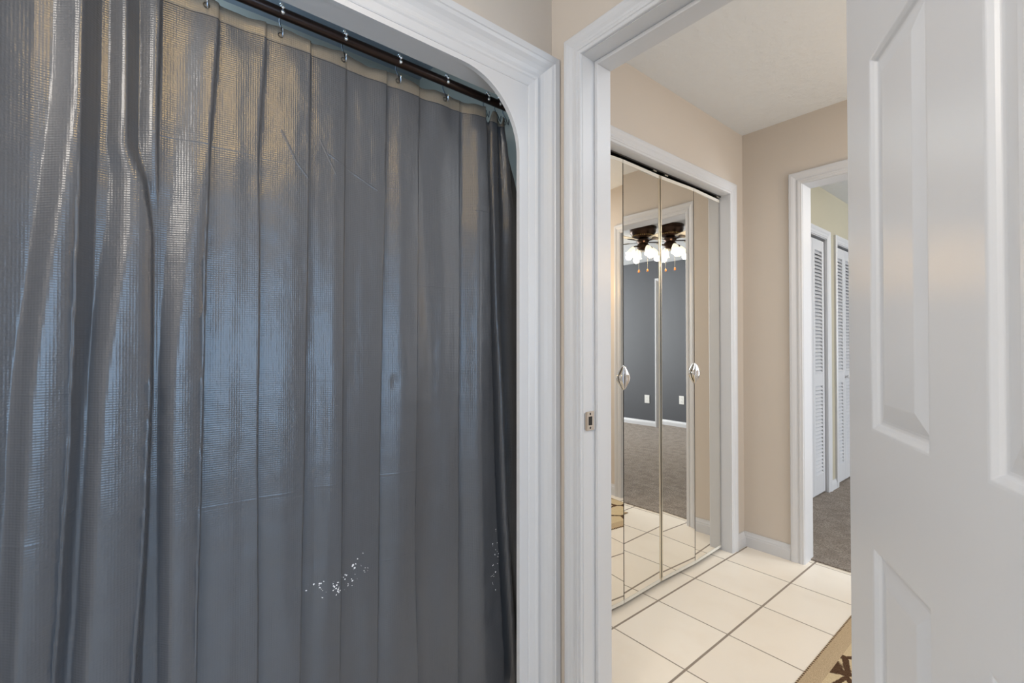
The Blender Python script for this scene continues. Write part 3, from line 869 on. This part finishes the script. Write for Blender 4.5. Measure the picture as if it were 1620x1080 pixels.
def copy_thing(root, loc, label):
    r_ = root.copy(); COL.objects.link(r_); r_.location = loc; r_['label'] = label; r_['_org'] = tuple(loc)
    for ch in list(root.children):
        c_ = ch.copy(); COL.objects.link(c_); c_.parent = r_
    return r_
for y, lb in zip(HOOKS[1:], HL[1:]): copy_thing(h0, (RODX, y, RODZ + .012), lb)
# grommets in the hem
for y in HOOKS:
    bm = bmesh.new(); 
    xh = RODX - .008 + prof_x(y, 1.925) * .65 + .0025
    tube(bm, [(xh, y + .0055 * math.cos(2 * PI * i / 16), 1.925 + .0055 * math.sin(2 * PI * i / 16)) for i in range(16)], .0011, 6, closed=True)
    obj('grommet', bm, M['steel'], cur, smooth=True)

# ------------------------------------------------------------------ ceiling fan in the bedroom (seen in the mirrors)
FXX, FYY = .20, 4.24
fan = thing('ceiling_fan', (FXX, FYY, H), 'dark bronze flush ceiling fan with lit tulip shades and pull chains', 'ceiling fan')
bm = bmesh.new()
lathe(bm, [(0, 0), (.138, 0), (.138, -.018), (.132, -.024), (.136, -.036), (.130, -.060), (.112, -.088), (.090, -.110), (.0, -.126)], (FXX, FYY, H), 48)
obj('motor_housing', bm, M['bronze'], fan, smooth=True)
bm = bmesh.new()
for i in range(36):
    a = 2 * PI * i / 36
    vs_ = box(bm, .100, .1125, -.0028, .0028, -.098, -.088)
    bmesh.ops.rotate(bm, verts=vs_, cent=(0, 0, 0), matrix=Matrix.Rotation(a, 3, 'Z'))
    for v in vs_: v.co += Vector((FXX, FYY, H))
obj('vent_slots', bm, M['vent'], fan)
bm = bmesh.new(); lathe(bm, [(.0, -.126), (.06, -.126), (.065, -.150), (.05, -.170), (.062, -.185), (.062, -.215), (.045, -.235), (0, -.245)], (FXX, FYY, H), 36)
obj('switch_housing', bm, M['bronze'], fan, smooth=True)
for i in range(5):
    a = 2 * PI * i / 5 + .98
    rot = Matrix.Rotation(a, 3, 'Z') @ Matrix.Rotation(math.radians(11), 3, 'X')
    bm = bmesh.new()
    ol = [(.16, -.055), (.30, -.065), (.48, -.070), (.53, -.06), (.548, -.03), (.552, 0), (.548, .03), (.53, .06), (.48, .070), (.30, .065), (.16, .055)]
    prism(bm, ol, lambda u, v, d: rot @ Vector((u, v, d)) + Vector((FXX, FYY, H - .150)), -.003, .003)
    bl = obj('blade', bm, M['blade'], fan)
    bm = bmesh.new()
    prism(bm, [(.05, -.012), (.15, -.014), (.20, -.035), (.23, -.03), (.235, 0), (.23, .03), (.20, .035), (.15, .014), (.05, .012)], lambda u, v, d: rot @ Vector((u, v, d)) + Vector((FXX, FYY, H - .150)), -.007, -.003)
    obj('blade_iron', bm, M['bronze'], bl)
for i in range(4):
    a = 2 * PI * i / 4 + .55
    dx, dy = math.cos(a), math.sin(a)
    bm = bmesh.new(); tube(bm, [(FXX + dx * r_, FYY + dy * r_, H + z_) for r_, z_ in ((.05, -.205), (.08, -.200), (.098, -.205), (.106, -.220))], .008, 10)
    arm = obj('light_arm', bm, M['bronze'], fan, smooth=True)
    ax = Vector((dx * .55, dy * .55, -1)).normalized(); rot = Vector((0, 0, 1)).rotation_difference(ax).to_matrix()
    bm = bmesh.new()
    lathe(bm, [(.014, 0), (.019, .006), (.028, .023), (.036, .042), (.039, .061), (.045, .080), (.053, .090), (.050, .090), (.042, .079), (.036, .061), (.033, .042), (.025, .023), (.014, .008)], (FXX + dx * .104, FYY + dy * .104, H - .215), 24, rot)
    obj('glass_shade', bm, M['shade'], fan, smooth=True)
    lp = Vector((FXX + dx * .104, FYY + dy * .104, H - .215)) + ax * .12
    lamp('fan_bulb', 'POINT', lp, 5, (1.0, .84, .60), .03)
for (dx, dy, ln) in ((.03, -.035, .21), (-.035, .03, .20)):
    bm = bmesh.new(); tube(bm, [(FXX + dx, FYY + dy, H - .235), (FXX + dx, FYY + dy, H - .235 - ln)], .0015, 6)
    ch = obj('pull_chain', bm, M['brass'], fan)
    bm = bmesh.new(); lathe(bm, [(0, .0), (.006, -.006), (.010, -.018), (.008, -.032), (0, -.036)], (FXX + dx, FYY + dy, H - .235 - ln), 14)
    obj('pull_knob', bm, M['amber'], ch, smooth=True)

# ------------------------------------------------------------------ outlet on the slate wall
OX, OZ_ = 1.26, .40
ol_ = thing('wall_outlet', (OX, BY1, OZ_), 'white duplex outlet low on the slate grey wall', 'outlet')
bm = bmesh.new(); box(bm, OX - .04, OX + .04, BY1 - .007, BY1 - .0005, OZ_ - .06, OZ_ + .06, .002); pl = obj('cover_plate', bm, M['plastic'], ol_)
for dz in (-.024, .024):
    bm = bmesh.new(); box(bm, OX - .016, OX + .016, BY1 - .009, BY1 - .006, OZ_ + dz - .014, OZ_ + dz + .014, .001); rc = obj('receptacle', bm, M['plastic'], ol_)
    bm = bmesh.new()
    for sx in (-.006, .006): box(bm, OX + sx - .001, OX + sx + .001, BY1 - .0095, BY1 - .0088, OZ_ + dz - .002, OZ_ + dz + .006)
    obj('slots', bm, M['black'], rc)

for o in bpy.data.objects:
    if '_org' in o: del o['_org']
